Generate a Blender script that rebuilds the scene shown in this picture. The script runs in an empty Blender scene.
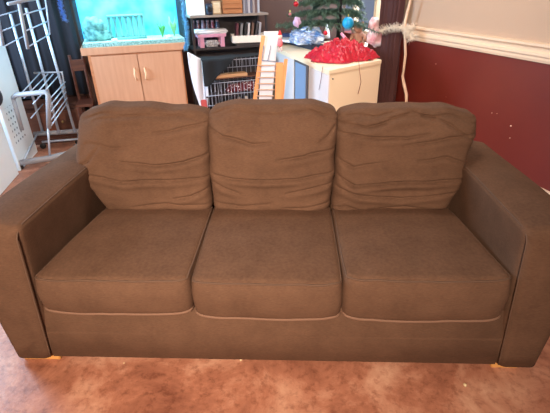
import bpy, bmesh, math, random
from mathutils import Vector, Matrix
C = bpy.context.scene.collection
R_ = random.Random(7)

# ------------------------------------------------------------------ camera
CAMP = Vector((.094, -1.18, 1.385)); YAW, PITCH, ROLL, FPX = -.049, .495, -.021, 414.
_F = Vector((math.sin(YAW)*math.cos(PITCH), math.cos(YAW)*math.cos(PITCH), -math.sin(PITCH)))
_R0 = Vector((math.cos(YAW), -math.sin(YAW), 0)); _U0 = _R0.cross(_F)
_R = _R0*math.cos(ROLL) + _U0*math.sin(ROLL); _U = -_R0*math.sin(ROLL) + _U0*math.cos(ROLL)
cam = bpy.data.cameras.new('camera'); camo = bpy.data.objects.new('camera', cam); C.objects.link(camo)
m = Matrix((_R, _U, -_F)).transposed().to_4x4(); m.translation = CAMP
camo.matrix_world = m
cam.sensor_width = 36; cam.lens = FPX/550*36; cam.clip_start = .02
sc = bpy.context.scene; sc.camera = camo
# ------------------------------------------------------------------ exposure, world, lights
sc.view_settings.view_transform = 'Standard'; sc.view_settings.look = 'None'
sc.view_settings.exposure = 0.0; sc.view_settings.gamma = 1; sc.view_settings.use_curve_mapping = False
w = bpy.data.worlds.new('world'); sc.world = w; w.use_nodes = True
w.node_tree.nodes['Background'].inputs[0].default_value = (.62, .72, 1.0, 1)
w.node_tree.nodes['Background'].inputs[1].default_value = .32
ROT = math.radians(21.53)
UX = Vector((math.cos(ROT), math.sin(ROT), 0)); VX = Vector((-math.sin(ROT), math.cos(ROT), 0))
def W(u, v, z=0): return UX*u + VX*v + Vector((0, 0, z))
def area(name, loc, target, sx, sy, power, col):
    l = bpy.data.lights.new(name, 'AREA'); l.shape = 'RECTANGLE'; l.size = sx; l.size_y = sy
    l.energy = power; l.color = col
    o = bpy.data.objects.new(name, l); C.objects.link(o); o.location = loc
    o.rotation_euler = (Vector(target)-Vector(loc)).to_track_quat('-Z', 'Y').to_euler()
    return o
fl = area('front_lamp_light', (-.30, -2.8, 2.25), (-.27, .35, .58), .42, .42, 41, (1, .78, .60)); fl.data.spread = math.radians(68)
area('rear_fill_light', (.42, 1.25, 2.3), (.2, 2.9, .5), .5, .5, 29, (1, .86, .72))  # unseen fill light added to brighten the cream unit and rear furniture
area('window_daylight', W(2.32, 3.35, 1.55), W(0.6, 2.9, .6), .95, 1.3, 70, (.80, .90, 1.0))
area('side_window_daylight', W(-2.35, 2.3, 1.5), W(-.8, 2.9, .4), .9, 1.1, 140, (.52, .76, 1.0))

# ------------------------------------------------------------------ measuring helpers
def ray(px, py): return _F + _R*((px-275)/FPX) - _U*((py-206.5)/FPX)
def at(px, py, z=None, y=None, u=None, v=None):
    r = ray(px, py)
    if z is not None: t = (z-CAMP.z)/r.z
    elif y is not None: t = (y-CAMP.y)/r.y
    elif u is not None: t = (u-CAMP.dot(UX))/r.dot(UX)
    else: t = (v-CAMP.dot(VX))/r.dot(VX)
    return CAMP + r*t
# ------------------------------------------------------------------ materials
def mat(name, col, rough=.6, metal=0, emit=None, bump=0, bscale=200, var=0, vscale=8, sheen=0, alpha=1, col2=None, coat=0, spec=None):
    m = bpy.data.materials.new(name); m.use_nodes = True
    n = m.node_tree.nodes; l = m.node_tree.links; b = n['Principled BSDF']
    def s(c): return tuple(((x/255)/12.92 if x/255 <= .04045 else ((x/255+.055)/1.055)**2.4) for x in c)
    c = s(col)
    b.inputs['Base Color'].default_value = (*c, 1); b.inputs['Roughness'].default_value = rough
    b.inputs['Metallic'].default_value = metal; b.inputs['Coat Weight'].default_value = coat
    if spec is not None: b.inputs['Specular IOR Level'].default_value = spec
    if sheen: b.inputs['Sheen Weight'].default_value = sheen; b.inputs['Sheen Roughness'].default_value = .4; b.inputs['Sheen Tint'].default_value = (*[min(1, x*3) for x in c], 1)
    if emit: b.inputs['Emission Color'].default_value = (*s(emit[0]), 1); b.inputs['Emission Strength'].default_value = emit[1]
    if alpha < 1: b.inputs['Alpha'].default_value = alpha
    tc = n.new('ShaderNodeTexCoord')
    if var or col2:
        t = n.new('ShaderNodeTexNoise'); t.inputs['Scale'].default_value = vscale; t.inputs['Detail'].default_value = 6
        l.new(tc.outputs['Object'], t.inputs['Vector'])
        r = n.new('ShaderNodeValToRGB'); l.new(t.outputs['Fac'], r.inputs['Fac'])
        c2 = s(col2) if col2 else tuple(x*(1-var) for x in c)
        c1 = c if col2 else tuple(min(1, x*(1+var)) for x in c)
        r.color_ramp.elements[0].position = .33; r.color_ramp.elements[1].position = .67
        r.color_ramp.elements[0].color = (*c2, 1); r.color_ramp.elements[1].color = (*c1, 1)
        l.new(r.outputs['Color'], b.inputs['Base Color'])
    if bump:
        t = n.new('ShaderNodeTexNoise'); t.inputs['Scale'].default_value = bscale; t.inputs['Detail'].default_value = 4
        l.new(tc.outputs['Object'], t.inputs['Vector'])
        bp = n.new('ShaderNodeBump'); bp.inputs['Strength'].default_value = bump; bp.inputs['Distance'].default_value = .004
        l.new(t.outputs['Fac'], bp.inputs['Height']); l.new(bp.outputs['Normal'], b.inputs['Normal'])
    return m
def wood(name, c1, c2, rough=.45, stretch=(1, 1, 12), scale=6):
    m = mat(name, c1, rough); n = m.node_tree.nodes; l = m.node_tree.links; b = n['Principled BSDF']
    def s(c): return tuple(((x/255+.055)/1.055)**2.4 for x in c)
    tc = n.new('ShaderNodeTexCoord'); mp = n.new('ShaderNodeMapping'); mp.inputs['Scale'].default_value = tuple(scale*3/x for x in stretch)
    t = n.new('ShaderNodeTexNoise'); t.inputs['Scale'].default_value = 2; t.inputs['Detail'].default_value = 5; r = n.new('ShaderNodeValToRGB')
    l.new(tc.outputs['Object'], mp.inputs['Vector']); l.new(mp.outputs['Vector'], t.inputs['Vector']); l.new(t.outputs['Fac'], r.inputs['Fac'])
    r.color_ramp.elements[0].color = (*s(c2), 1); r.color_ramp.elements[1].color = (*s(c1), 1)
    r.color_ramp.elements[0].position = .3; r.color_ramp.elements[1].position = .7
    l.new(r.outputs['Color'], b.inputs['Base Color'])
    return m
def fabric(name, c, c2):
    m = mat(name, c, .95, sheen=.06, spec=.1); n = m.node_tree.nodes; l = m.node_tree.links; b = n['Principled BSDF']
    def s(c): return tuple(((x/255+.055)/1.055)**2.4 for x in c)
    tc = n.new('ShaderNodeTexCoord')
    t = n.new('ShaderNodeTexNoise'); t.inputs['Scale'].default_value = 7; t.inputs['Detail'].default_value = 7; t.inputs['Roughness'].default_value = .65
    r = n.new('ShaderNodeValToRGB'); l.new(tc.outputs['Object'], t.inputs['Vector']); l.new(t.outputs['Fac'], r.inputs['Fac'])
    r.color_ramp.elements[0].position = .3; r.color_ramp.elements[1].position = .7
    r.color_ramp.elements[0].color = (*s(c2), 1); r.color_ramp.elements[1].color = (*s(c), 1)
    mp = n.new('ShaderNodeMapping'); mp.inputs['Scale'].default_value = (40, 40, 220)
    g = n.new('ShaderNodeTexNoise'); g.inputs['Scale'].default_value = 2; g.inputs['Detail'].default_value = 3
    l.new(tc.outputs['Object'], mp.inputs['Vector']); l.new(mp.outputs['Vector'], g.inputs['Vector'])
    mx = n.new('ShaderNodeMix'); mx.data_type = 'RGBA'; mx.blend_type = 'OVERLAY'; mx.inputs['Factor'].default_value = .3
    l.new(r.outputs['Color'], mx.inputs['A']); l.new(g.outputs['Fac'], mx.inputs['B']); l.new(mx.outputs['Result'], b.inputs['Base Color'])
    bp = n.new('ShaderNodeBump'); bp.inputs['Strength'].default_value = .35; bp.inputs['Distance'].default_value = .002
    l.new(g.outputs['Fac'], bp.inputs['Height']); l.new(bp.outputs['Normal'], b.inputs['Normal'])
    return m
FAB = fabric('brown_sofa_fabric', (103, 77, 61), (89, 66, 52))
FABL = mat('light_brown_piping', (120, 90, 72), .8)
FABP = mat('brown_piping', (92, 68, 52), .8)
# ------------------------------------------------------------------ object helpers
def tag(o, label=None, cat=None, group=None, kind=None):
    if label: o['label'] = label
    if cat: o['category'] = cat
    if group: o['group'] = group
    if kind: o['kind'] = kind
    return o
def thing(name, label, cat, loc=(0, 0, 0), rz=0, group=None):
    o = bpy.data.objects.new(name, None); C.objects.link(o); o.empty_display_size = .1
    o.location = loc; o.rotation_euler = (0, 0, rz); return tag(o, label, cat, group)
def obj(name, bm, m, parent=None, smooth=False, world=False):
    me = bpy.data.meshes.new(name); bmesh.ops.recalc_face_normals(bm, faces=bm.faces); bm.to_mesh(me); bm.free()
    me.materials.append(m)
    if smooth:
        for p in me.polygons: p.use_smooth = True
    o = bpy.data.objects.new(name, me); C.objects.link(o)
    if parent:
        o.parent = parent
        if world:   # geometry given in world space
            mw = Matrix.Translation(parent.location) @ parent.rotation_euler.to_matrix().to_4x4()
            if parent.parent: mw = (Matrix.Translation(parent.parent.location) @ parent.parent.rotation_euler.to_matrix().to_4x4()) @ mw
            me.transform(mw.inverted())
    return o
def origin(o, loc, rz=0):   # move a world-space mesh's origin to its base
    o.data.transform((Matrix.Translation(loc) @ Matrix.Rotation(rz, 4, 'Z')).inverted()); o.location = loc; o.rotation_euler = (0, 0, rz); return o
def box(bm, x0, y0, z0, x1, y1, z1, bev=0, M=None):
    vs = [bm.verts.new((x, y, z)) for x in (x0, x1) for y in (y0, y1) for z in (z0, z1)]
    fs = [bm.faces.new([vs[i] for i in f]) for f in ((0, 1, 3, 2), (4, 6, 7, 5), (0, 4, 5, 1), (2, 3, 7, 6), (0, 2, 6, 4), (1, 5, 7, 3))]
    if bev: 
        es = list({e for f in fs for e in f.edges})
        r = bmesh.ops.bevel(bm, geom=es, offset=bev, segments=2, affect='EDGES'); vs = list({v for f in r['faces'] for v in f.verts} | {v for v in vs if v.is_valid})
    if M: bmesh.ops.transform(bm, matrix=M, verts=[v for v in vs if v.is_valid])
    return bm
def B(*a, bev=0, M=None): bm = bmesh.new(); return box(bm, *a, bev=bev, M=M)
def tube(bm, pts, r, n=8, closed=False, cap=True):
    pts = [Vector(p) for p in pts]; N = len(pts); rings = []; prev = None
    for i, p in enumerate(pts):
        a = pts[(i-1) % N] if (closed or i > 0) else p; b = pts[(i+1) % N] if (closed or i < N-1) else p
        t = (b-a).normalized()
        if prev is None: ref = Vector((0, 0, 1)) if abs(t.z) < .9 else Vector((1, 0, 0)); nx = t.cross(ref).normalized()
        else: nx = (prev - t*prev.dot(t)).normalized()
        prev = nx; ny = t.cross(nx); rr = r[i] if isinstance(r, (list, tuple)) else r
        rings.append([bm.verts.new(p + (nx*math.cos(2*math.pi*k/n) + ny*math.sin(2*math.pi*k/n))*rr) for k in range(n)])
    for i in range(N if closed else N-1):
        A, Bq = rings[i], rings[(i+1) % N]
        for k in range(n): bm.faces.new((A[k], A[(k+1) % n], Bq[(k+1) % n], Bq[k]))
    if cap and not closed: bm.faces.new(rings[0][::-1]); bm.faces.new(rings[-1])
    return bm
def T(pts, r, n=8, closed=False): return tube(bmesh.new(), pts, r, n, closed)
def lathe(bm, prof, n=20, c=(0, 0, 0), M=None):
    rings = []; c = Vector(c)
    for r, z in prof:
        ring = [Vector((r*math.cos(2*math.pi*k/n), r*math.sin(2*math.pi*k/n), z)) for k in range(n)]
        rings.append([bm.verts.new(((M @ q) if M else q)+c) for q in ring])
    for A, Bq in zip(rings, rings[1:]):
        for k in range(n): bm.faces.new((A[k], A[(k+1) % n], Bq[(k+1) % n], Bq[k]))
    bm.faces.new(rings[0][::-1]); bm.faces.new(rings[-1]); return bm
def ball(bm, c, r, n=14):
    bmesh.ops.create_uvsphere(bm, u_segments=n, v_segments=n//2+2, radius=1, matrix=Matrix.Translation(c) @ Matrix.Diagonal((*(r if isinstance(r, (tuple, list)) else (r, r, r)), 1))); return bm
def prism(bm, poly, z0, z1):
    a = [bm.verts.new((p[0], p[1], z0)) for p in poly]; b = [bm.verts.new((p[0], p[1], z1)) for p in poly]
    bm.faces.new(a[::-1]); bm.faces.new(b)
    for i in range(len(poly)): j = (i+1) % len(poly); bm.faces.new((a[i], a[j], b[j], b[i]))
    return bm
def sheet(bm, fn, nu, nv, th=.003):
    """a cloth: grid fn(s,t)->Vector, given real thickness"""
    g = [[Vector(fn(i/nu, j/nv)) for j in range(nv+1)] for i in range(nu+1)]
    def nrm(i, j):
        a = g[min(i+1, nu)][j]-g[max(i-1, 0)][j]; b = g[i][min(j+1, nv)]-g[i][max(j-1, 0)][:] if False else g[i][min(j+1, nv)]-g[i][max(j-1, 0)]
        q = a.cross(b); return q.normalized() if q.length > 1e-9 else Vector((0, 0, 1))
    A = [[bm.verts.new(g[i][j]) for j in range(nv+1)] for i in range(nu+1)]
    Bq = [[bm.verts.new(g[i][j]-nrm(i, j)*th) for j in range(nv+1)] for i in range(nu+1)]
    for i in range(nu):
        for j in range(nv):
            bm.faces.new((A[i][j], A[i+1][j], A[i+1][j+1], A[i][j+1])); bm.faces.new((Bq[i][j+1], Bq[i+1][j+1], Bq[i+1][j], Bq[i][j]))
    for i in range(nu):
        for j in (0, nv): bm.faces.new((A[i][j], Bq[i][j], Bq[i+1][j], A[i+1][j]))
    for j in range(nv):
        for i in (0, nu): bm.faces.new((A[i][j], A[i][j+1], Bq[i][j+1], Bq[i][j]))
    return bm
def copy_tree(o, parent=None):
    c = o.copy(); C.objects.link(c); c.parent = parent
    for ch in [x for x in bpy.data.objects if x.parent == o]: copy_tree(ch, c)
    return c
def sm(x, a, b): t = max(0, min(1, (x-a)/(b-a))); return t*t*(3-2*t)

# =================================================================== THE SETTING
def floor_mat():
    m = mat('mottled_vinyl_floor', (150, 95, 70), .38, bump=.15, bscale=60); n = m.node_tree.nodes; l = m.node_tree.links; b = n['Principled BSDF']
    def s(c): return tuple(((x/255+.055)/1.055)**2.4 for x in c)
    tc = n.new('ShaderNodeTexCoord'); t = n.new('ShaderNodeTexNoise'); t.inputs['Scale'].default_value = 3.4; t.inputs['Detail'].default_value = 8; t.inputs['Roughness'].default_value = .68; t.inputs['Distortion'].default_value = .5
    r = n.new('ShaderNodeValToRGB'); l.new(tc.outputs['Object'], t.inputs['Vector']); l.new(t.outputs['Fac'], r.inputs['Fac'])
    e = r.color_ramp.elements; e[0].position = .3; e[0].color = (*s((118, 70, 54)), 1); e[1].position = .72; e[1].color = (*s((214, 165, 138)), 1)
    q = e.new(.5); q.color = (*s((170, 114, 90)), 1)
    t2 = n.new('ShaderNodeTexNoise'); t2.inputs['Scale'].default_value = 26; t2.inputs['Detail'].default_value = 6; t2.inputs['Roughness'].default_value = .7
    r2 = n.new('ShaderNodeValToRGB'); l.new(tc.outputs['Object'], t2.inputs['Vector']); l.new(t2.outputs['Fac'], r2.inputs['Fac'])
    e = r2.color_ramp.elements; e[0].position = .36; e[0].color = (.30, .24, .22, 1); e[1].position = .5; e[1].color = (.62, .62, .62, 1)
    mx = n.new('ShaderNodeMix'); mx.data_type = 'RGBA'; mx.blend_type = 'OVERLAY'; mx.inputs['Factor'].default_value = .55
    l.new(r.outputs['Color'], mx.inputs['A']); l.new(r2.outputs['Color'], mx.inputs['B']); l.new(mx.outputs['Result'], b.inputs['Base Color'])
    return m
def struct(name, bm, m): o = obj(name, bm, m); o['kind'] = 'structure'; return o
MROOM = Matrix.Rotation(ROT, 4, 'Z')
def RB(*a, bev=0): return B(*a, bev=bev, M=MROOM)
struct('floor', RB(-3.2, -4.2, -.06, 2.4, 3.8, 0), floor_mat())
MAROON = mat('maroon_wall_paint', (112, 38, 30), .36, bump=.08, bscale=25, var=.06, vscale=3)
TAN = mat('tan_wall_paint', (196, 166, 142), .75, bump=.1, bscale=90)
CREAM = mat('cream_gloss_paint', (238, 212, 184), .4)
WR = 2.197
def lower_and_upper(name, x0, y0, x1, y1):
    struct(name, RB(x0, y0, 0, x1, y1, .92), MAROON)
    struct(name+'_upper', RB(x0, y0, .92, x1, y1, 2.5), TAN)
# right wall, with a window opening past the curtain (v 2.72 .. 3.6)
struct('wall_right', RB(WR, -4.2, 0, WR+.2, 2.62, .95), MAROON)
struct('wall_right_upper', RB(WR, -4.2, .95, WR+.2, 2.62, 2.5), TAN)
struct('wall_right_sill', RB(WR, 2.62, 0, WR+.2, 3.8, .85), MAROON)
struct('wall_right_head', RB(WR, 2.62, 2.2, WR+.2, 3.8, 2.5), TAN)
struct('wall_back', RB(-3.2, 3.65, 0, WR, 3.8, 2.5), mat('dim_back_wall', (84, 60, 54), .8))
struct('wall_left', RB(-3.3, -4.2, 0, -3.2, 3.8, 2.5), TAN)
struct('ceiling', RB(-3.2, -4.2, 2.5, 2.4, 3.8, 2.56), mat('ceiling_white', (225, 220, 210), .8))
wf = struct('window_1', bmesh.new(), CREAM)
bm = bmesh.new()
for v in (2.64, 3.10, 3.57): box(bm, WR+.06, v-.025, .85, WR+.12, v+.025, 2.2, M=MROOM)
for z in (.87, 1.6, 2.17): box(bm, WR+.06, 2.64, z-.025, WR+.12, 3.57, z+.025, M=MROOM)
bm.to_mesh(wf.data); bm.free()
# moulded chair rail: profile swept along the wall
prof = [(0, .90), (-.012, .90), (-.018, .915), (-.018, .93), (-.026, .94), (-.026, .955), (-.014, .965), (-.016, .985), (-.034, .998), (-.034, 1.012), (0, 1.018)]
bm = bmesh.new(); a = [bm.verts.new(W(WR+p[0], -3.2, p[1])) for p in prof]; b = [bm.verts.new(W(WR+p[0], 2.44, p[1])) for p in prof]
bm.faces.new(a); bm.faces.new(b[::-1])
for i in range(len(prof)): j = (i+1) % len(prof); bm.faces.new((a[i], b[i], b[j], a[j]))
struct('trim_1', bm, CREAM)
struct('baseboard_right', RB(WR-.018, -3.2, 0, WR, 2.6, .12), CREAM)
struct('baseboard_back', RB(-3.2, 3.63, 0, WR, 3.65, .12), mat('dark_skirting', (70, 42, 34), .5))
# paint chips in the maroon wall
bm = bmesh.new()
for px, py, r in ((492, 113, .004), (497, 113.5, .003), (511, 126, .006), (510, 138, .005), (436, 64, .004), (446, 97, .002)):
    p = at(px, py, u=WR); ball(bm, p-UX*.0005, (r, r, r*.9), 8)
tag(obj('paint_chip', bm, mat('bare_plaster', (225, 190, 165), .8)), 'scatter of small pale chips in the maroon wall paint', 'paint chips', kind='stuff')

# =================================================================== SOFA
HW = .862
sofa = thing('sofa', 'wide brown fabric three seat sofa with flared square arms', 'sofa')
bm = bmesh.new(); pr = [(.0, .03), (.012, .16), (.034, .296), (.86, .296), (.86, .03)]
a = [bm.verts.new((-.905, y, z)) for y, z in pr]; b = [bm.verts.new((.905, y, z)) for y, z in pr]
bm.faces.new(a); bm.faces.new(b[::-1])
for i in range(len(pr)): j = (i+1) % len(pr); bm.faces.new((a[i], b[i], b[j], a[j]))
bmesh.ops.bevel(bm, geom=[e for e in bm.edges], offset=.008, segments=2, affect='EDGES')
obj('base', bm, FAB, sofa, True)
# backrest frame behind the cushions
bm = bmesh.new()
pr = [(.70, .25), (.77, .66), (.80, .70), (.87, .70), (.90, .67), (.90, .03), (.70, .03)]
a = [bm.verts.new((-.93, y, z)) for y, z in pr]; b = [bm.verts.new((.93, y, z)) for y, z in pr]
bm.faces.new(a); bm.faces.new(b[::-1])
for i in range(len(pr)): j = (i+1) % len(pr); bm.faces.new((a[i], b[i], b[j], a[j]))
bmesh.ops.bevel(bm, geom=[e for e in bm.edges], offset=.015, segments=2, affect='EDGES')
obj('backrest', bm, FAB, sofa, True)
def arm(sg):
    """flared arm: cross-section ring in x,z stations along y, rounded front"""
    bm = bmesh.new(); NS = 40
    def section(y, k, shrink):
        # rounded box in xz : inner x, outer x, top z
        zt = .655 - .012*sm(y, .3, .9) ; out = []
        ri, ro, rb = .022, .03, .008
        def X(side, z):   # flare
            f = z/.65
            xi = .907 - .047*min(1, f*1.0); xo = 1.063 + .030*f + .012*math.sin(math.pi*min(1, f))
            return xi if side == 0 else xo
        def arc(cx, cz, r, a0, a1, n=6): return [(cx+r*math.cos(math.radians(a0+(a1-a0)*i/n)), cz+r*math.sin(math.radians(a0+(a1-a0)*i/n))) for i in range(n+1)]
        pts = []
        for z in [.03+(.03*i) for i in range(20)]: pts.append((X(0, z), z))
        pts = [p for p in pts if p[1] < zt-ri-.005]
        pts += arc(X(0, zt)+ri, zt-ri, ri, 180, 90)
        L = X(1, zt)-ro-(X(0, zt)+ri)
        pts += [(X(0, zt)+ri+L*i/5, zt+.012*math.sin(math.pi*i/5)) for i in range(1, 5)]
        pts += arc(X(1, zt)-ro, zt-ro, ro, 90, 0)
        down = [(X(1, z), z) for z in [.03+.03*i for i in range(20)] if z < zt-ro-.005][::-1]
        pts += down
        cx, cz = .98, .33
        out = []
        for x, z in pts:
            d = Vector((x-cx, z-cz)); 
            sx = 1-shrink/.09; sz = 1-shrink/.32
            out.append(Vector((sg*(cx+d.x*sx), y, max(.03, cz+d.y*sz) if z > .031 else .03)))
        return out
    st = []
    rf = .040
    for i in range(7):
        a = math.pi/2*i/6; st.append((rf-rf*math.sin(a)-.004, rf*(1-math.cos(a))))
    st = [(rf*(1-math.sin(math.pi/2*i/6))-.006, rf*(1-math.cos(math.pi/2*i/6))) for i in range(6, -1, -1)]
    ys = [(y, s) for y, s in st] + [(.04+.86*i/NS, 0) for i in range(1, NS+1)]
    rings = []
    for y, s in ys: rings.append([bm.verts.new(p) for p in section(y, 0, s)])
    n = len(rings[0])
    for A, Bq in zip(rings, rings[1:]):
        for k in range(n): bm.faces.new((A[k], A[(k+1) % n], Bq[(k+1) % n], Bq[k]))
    bm.faces.new(rings[0]); bm.faces.new(rings[-1])
    o = obj('arm', bm, FAB, sofa, True)
    # piping along the inner top edge and down the front panel
    p = [Vector((sg*(.862+.005), y, .655-.006-.012*sm(y, .3, .9))) for y in [.62-.57*i/16 for i in range(17)]]
    p += [Vector((sg*(.867+.002), .028, .641)), Vector((sg*.868, .010, .630)), Vector((sg*.868, .0, .615))]
    p += [Vector((sg*(.907-.047*min(1, z/.65)+.004), -.003, z)) for z in [.60-.56*i/14 for i in range(15)]]
    obj('piping', T(p, .0030, 6), FABP, o, True)
for sg in (-1, 1): arm(sg)
# light wooden runners under the arms
PINE = wood('pale_pine', (222, 168, 98), (205, 145, 80), stretch=(12, 1, 1))
for x0, x1 in ((-1.045, -.885), (.895, 1.0)):
    for y0 in (.015, .80): obj('foot', B(x0, y0, 0, x1, y0+.06, .032, bev=.003), PINE, sofa)

def cushion(name, label, mapf, N, creases=(), pipes=(), group=None, base=(0, 0, 0), wr=0.0, seed=1, r=.03, dims=(.57, .6, .16)):
    """mapf(a,b,c) in [-1,1]^3 -> world point of the soft box; creases on the chosen faces"""
    na, nb, nc = N; bm = bmesh.new(); vd = {}
    hx, hy, hz = [d/2 for d in dims]
    def P(a, b, c):
        # rounded box in parameter space
        q = Vector((a*hx, b*hy, c*hz)); inner = Vector((max(-hx+r, min(hx-r, q.x)), max(-hy+r, min(hy-r, q.y)), max(-hz+r, min(hz-r, q.z))))
        d = q-inner
        if d.length > r: d = d.normalized()*r
        if d.length > 1e-9:
            nn = d.normalized(); mx_ = max(abs(d.x), abs(d.y), abs(d.z)); d = nn*r if mx_ >= r*.999 or d.length >= r*.999 else d
        q = inner+d
        return mapf(q.x/hx, q.y/hy, q.z/hz)
    def V(i, j, k):
        key = (i, j, k)
        if key not in vd: vd[key] = bm.verts.new(P(2*i/na-1, 2*j/nb-1, 2*k/nc-1))
        return vd[key]
    for i in range(na):
        for j in range(nb):
            for k in (0, nc): bm.faces.new((V(i, j, k), V(i+1, j, k), V(i+1, j+1, k), V(i, j+1, k)))
        for k in range(nc):
            for j in (0, nb): bm.faces.new((V(i, j, k), V(i+1, j, k), V(i+1, j, k+1), V(i, j, k+1)))
    for j in range(nb):
        for k in range(nc):
            for i in (0, na): bm.faces.new((V(i, j, k), V(i, j+1, k), V(i, j+1, k+1), V(i, j, k+1)))
    root = tag(obj(name, bm, FAB, None, True), label, 'cushion', group)
    origin(root, base)
    for pth in pipes:
        low = pth[0][2] < 0; pp = obj('piping', T([P(*q)+Vector((0, -.003 if q[1] < -.9 else 0, 0)) for q in pth], .0062 if low else .0036, 6, True), FABL if low else FABP, None, True)
        pp.data.transform(Matrix.Translation(-Vector(base))); pp.parent = root
    return root
from mathutils import noise
def seat(x0, x1, zf, zb, seed, label, xb0, xb1):
    YB = .60; hz = .5
    def mapf(a, b, c):
        s = (a+1)/2; t = (b+1)/2
        e0 = x0+(xb0-x0)*t; e1 = x1+(xb1-x1)*t
        x = e0+(e1-e0)*s; y = -.008+(YB+.008)*t
        th = (.158, .166, .190)[seed-1]-.012*t; zt = zf+(zb-zf)*t
        mid = zt-th/2; z = mid+c*th/2
        eb = (1-a*a); fb = (1-b*b)
        # puffed top and bulging front/sides
        if c > 0: z += c*.020*(eb**.6)*(max(0, fb)**.5)
        cc = 1-c*c
        y -= .018*cc*(1-t)*(.5+.5*eb)*(1 if b < 0 else 0) + .006*(eb)*(1-t)
        x += (.010*cc*a)*(1-.3*t)
        n = noise.noise(Vector((x*3+seed*9, y*3, z*3)))*.005 + noise.noise(Vector((x*9+seed*5, y*9, z*9)))*.002
        y += .024*abs(a)**14*(1-sm(t, 0, .25)); x -= .006*a*abs(a)**6*(1-sm(t, 0, .3))*(.4+.6*cc)
        # small puckers next to the front corners and along the front panel
        pk = .0025*math.sin(38*x+seed*2+8*noise.noise(Vector((x*5, seed, 0))))*math.exp(-((y-.0)/.06)**2)*(.4+.6*abs(a)**3)
        z += n+pk*(1 if c > -.5 else .6)
        # bottom front edge waves a little
        if c < 0: z += -.006*math.sin(3.14*s)*(1-t)*(-c)
        y += noise.noise(Vector((x*8, z*14, seed)))*.004*(1 if b < 0 else 0)
        return Vector((x, y, z))
    def loop(c):
        n = 44; q = []
        for i in range(n): q.append((-1+2*i/n, -1, c))
        for i in range(n): q.append((1, -1+2*i/n, c))
        for i in range(n): q.append((1-2*i/n, 1, c))
        for i in range(n): q.append((-1, 1-2*i/n, c))
        return q
    cushion('seat_cushion', label, mapf, (70, 70, 20), pipes=(loop(1), loop(-1)), group='seat cushions of the brown sofa',
            base=((x0+x1)/2, .3, .29), dims=(.57, .6, .15), r=.018)
seat(-.870, -.284, .446, .428, 1, 'left seat cushion of the brown sofa, under the left back cushion', -.822, -.296)
seat(-.280, .275, .440, .428, 2, 'middle seat cushion of the brown sofa, between the other two', -.290, .276)
seat(.280, .868, .462, .430, 3, 'right seat cushion of the brown sofa, under the most crumpled back cushion', .284, .832)

def crease_disp(cr, s, t):
    d_ = 0
    for pts, depth, wid in cr:
        best = 9; sg = 0; pos = 0; L = len(pts)-1
        for i in range(L):
            (x0, y0), (x1, y1) = pts[i], pts[i+1]; dx, dy = (x1-x0)*1.25, y1-y0; px, py = (s-x0)*1.25, t-y0
            k = max(0, min(1, (px*dx+py*dy)/(dx*dx+dy*dy+1e-9))); ex, ey = px-k*dx, py-k*dy; dd = math.hypot(ex, ey)
            if dd < best: best = dd; sg = 1 if dx*py-dy*px > 0 else -1; sg *= (1 if dx > 0 else -1); pos = (i+k)/L
        ta = math.sin(math.pi*(.12+.76*pos))
        sd = best*sg
        d_ -= depth*ta*math.exp(-(sd/(wid*.8))**2)
        d_ += .55*depth*ta*math.exp(-((sd+wid*3.0)/(wid*2.8))**2) + .35*depth*ta*math.exp(-((sd-wid*2.4)/(wid*2.2))**2)
    return d_
def back(q, creases, seed, label, top):
    """q: bottom-left x, bottom-right x, top-left x, top-right x (front face), mid bulge left/right; top: list of z over s"""
    bl, br, tl, tr, ml, mr = q
    def tz(s):
        f = s*(len(top)-1); i = min(int(f), len(top)-2); return top[i]+(top[i+1]-top[i])*sm(f-i, 0, 1)
    def mapf(a, b, c):
        s = (a+1)/2; t = (c+1)/2
        if t < .5: L = bl+(ml-bl)*sm(t, 0, .5); Rr = br+(mr-br)*sm(t, 0, .5)
        else: L = ml+(tl-ml)*sm(t, .5, 1); Rr = mr+(tr-mr)*sm(t, .5, 1)
        x = L+(Rr-L)*s
        z = .415+(tz(s)-.415)*t
        yc = .632+.125*t+.02*t*t
        th = (.085+.055*math.sin(math.pi*min(1, t*.92+.04))**.8) * (.62+.38*(max(0, 1-a**4))**.5)
        th *= (1-.25*sm(t, .8, 1))
        y = yc+b*th
        y += .004*noise.noise(Vector((x*5, z*5, seed*3)))*4*.8
        if b < 0:
            y -= crease_disp(creases, s, t)*(-b)*1.7
            fine = math.sin(z*95+seed+14*noise.noise(Vector((x*2.2, z*3, seed))))
            side = math.exp(-(1-abs(a))*3.5)
            y -= .0012*fine*(.15+.85*side)*(-b)
            # seam a little below the top edge
            y += .006*math.exp(-((t-.955+.012*math.sin(s*7+seed))/.013)**2)*(-b)
        z += .005*noise.noise(Vector((x*9, seed, 1)))*t + .004*math.sin(x*30+seed)*t*abs(a)
        x += .004*noise.noise(Vector((z*14, seed*2, 4)))*2*a
        return Vector((x, y, z))
    creases = creases+[([(-.02, .90+.02*seed%.03), (.2, .945), (.5, .93), (.8, .95), (1.02, .91)], .006, .011)]
    o = cushion('back_cushion', label, mapf, (110, 14, 100), group='back cushions of the brown sofa', base=((bl+br)/2, .64, .43), dims=(.6, .22, .45), r=.034)
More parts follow.
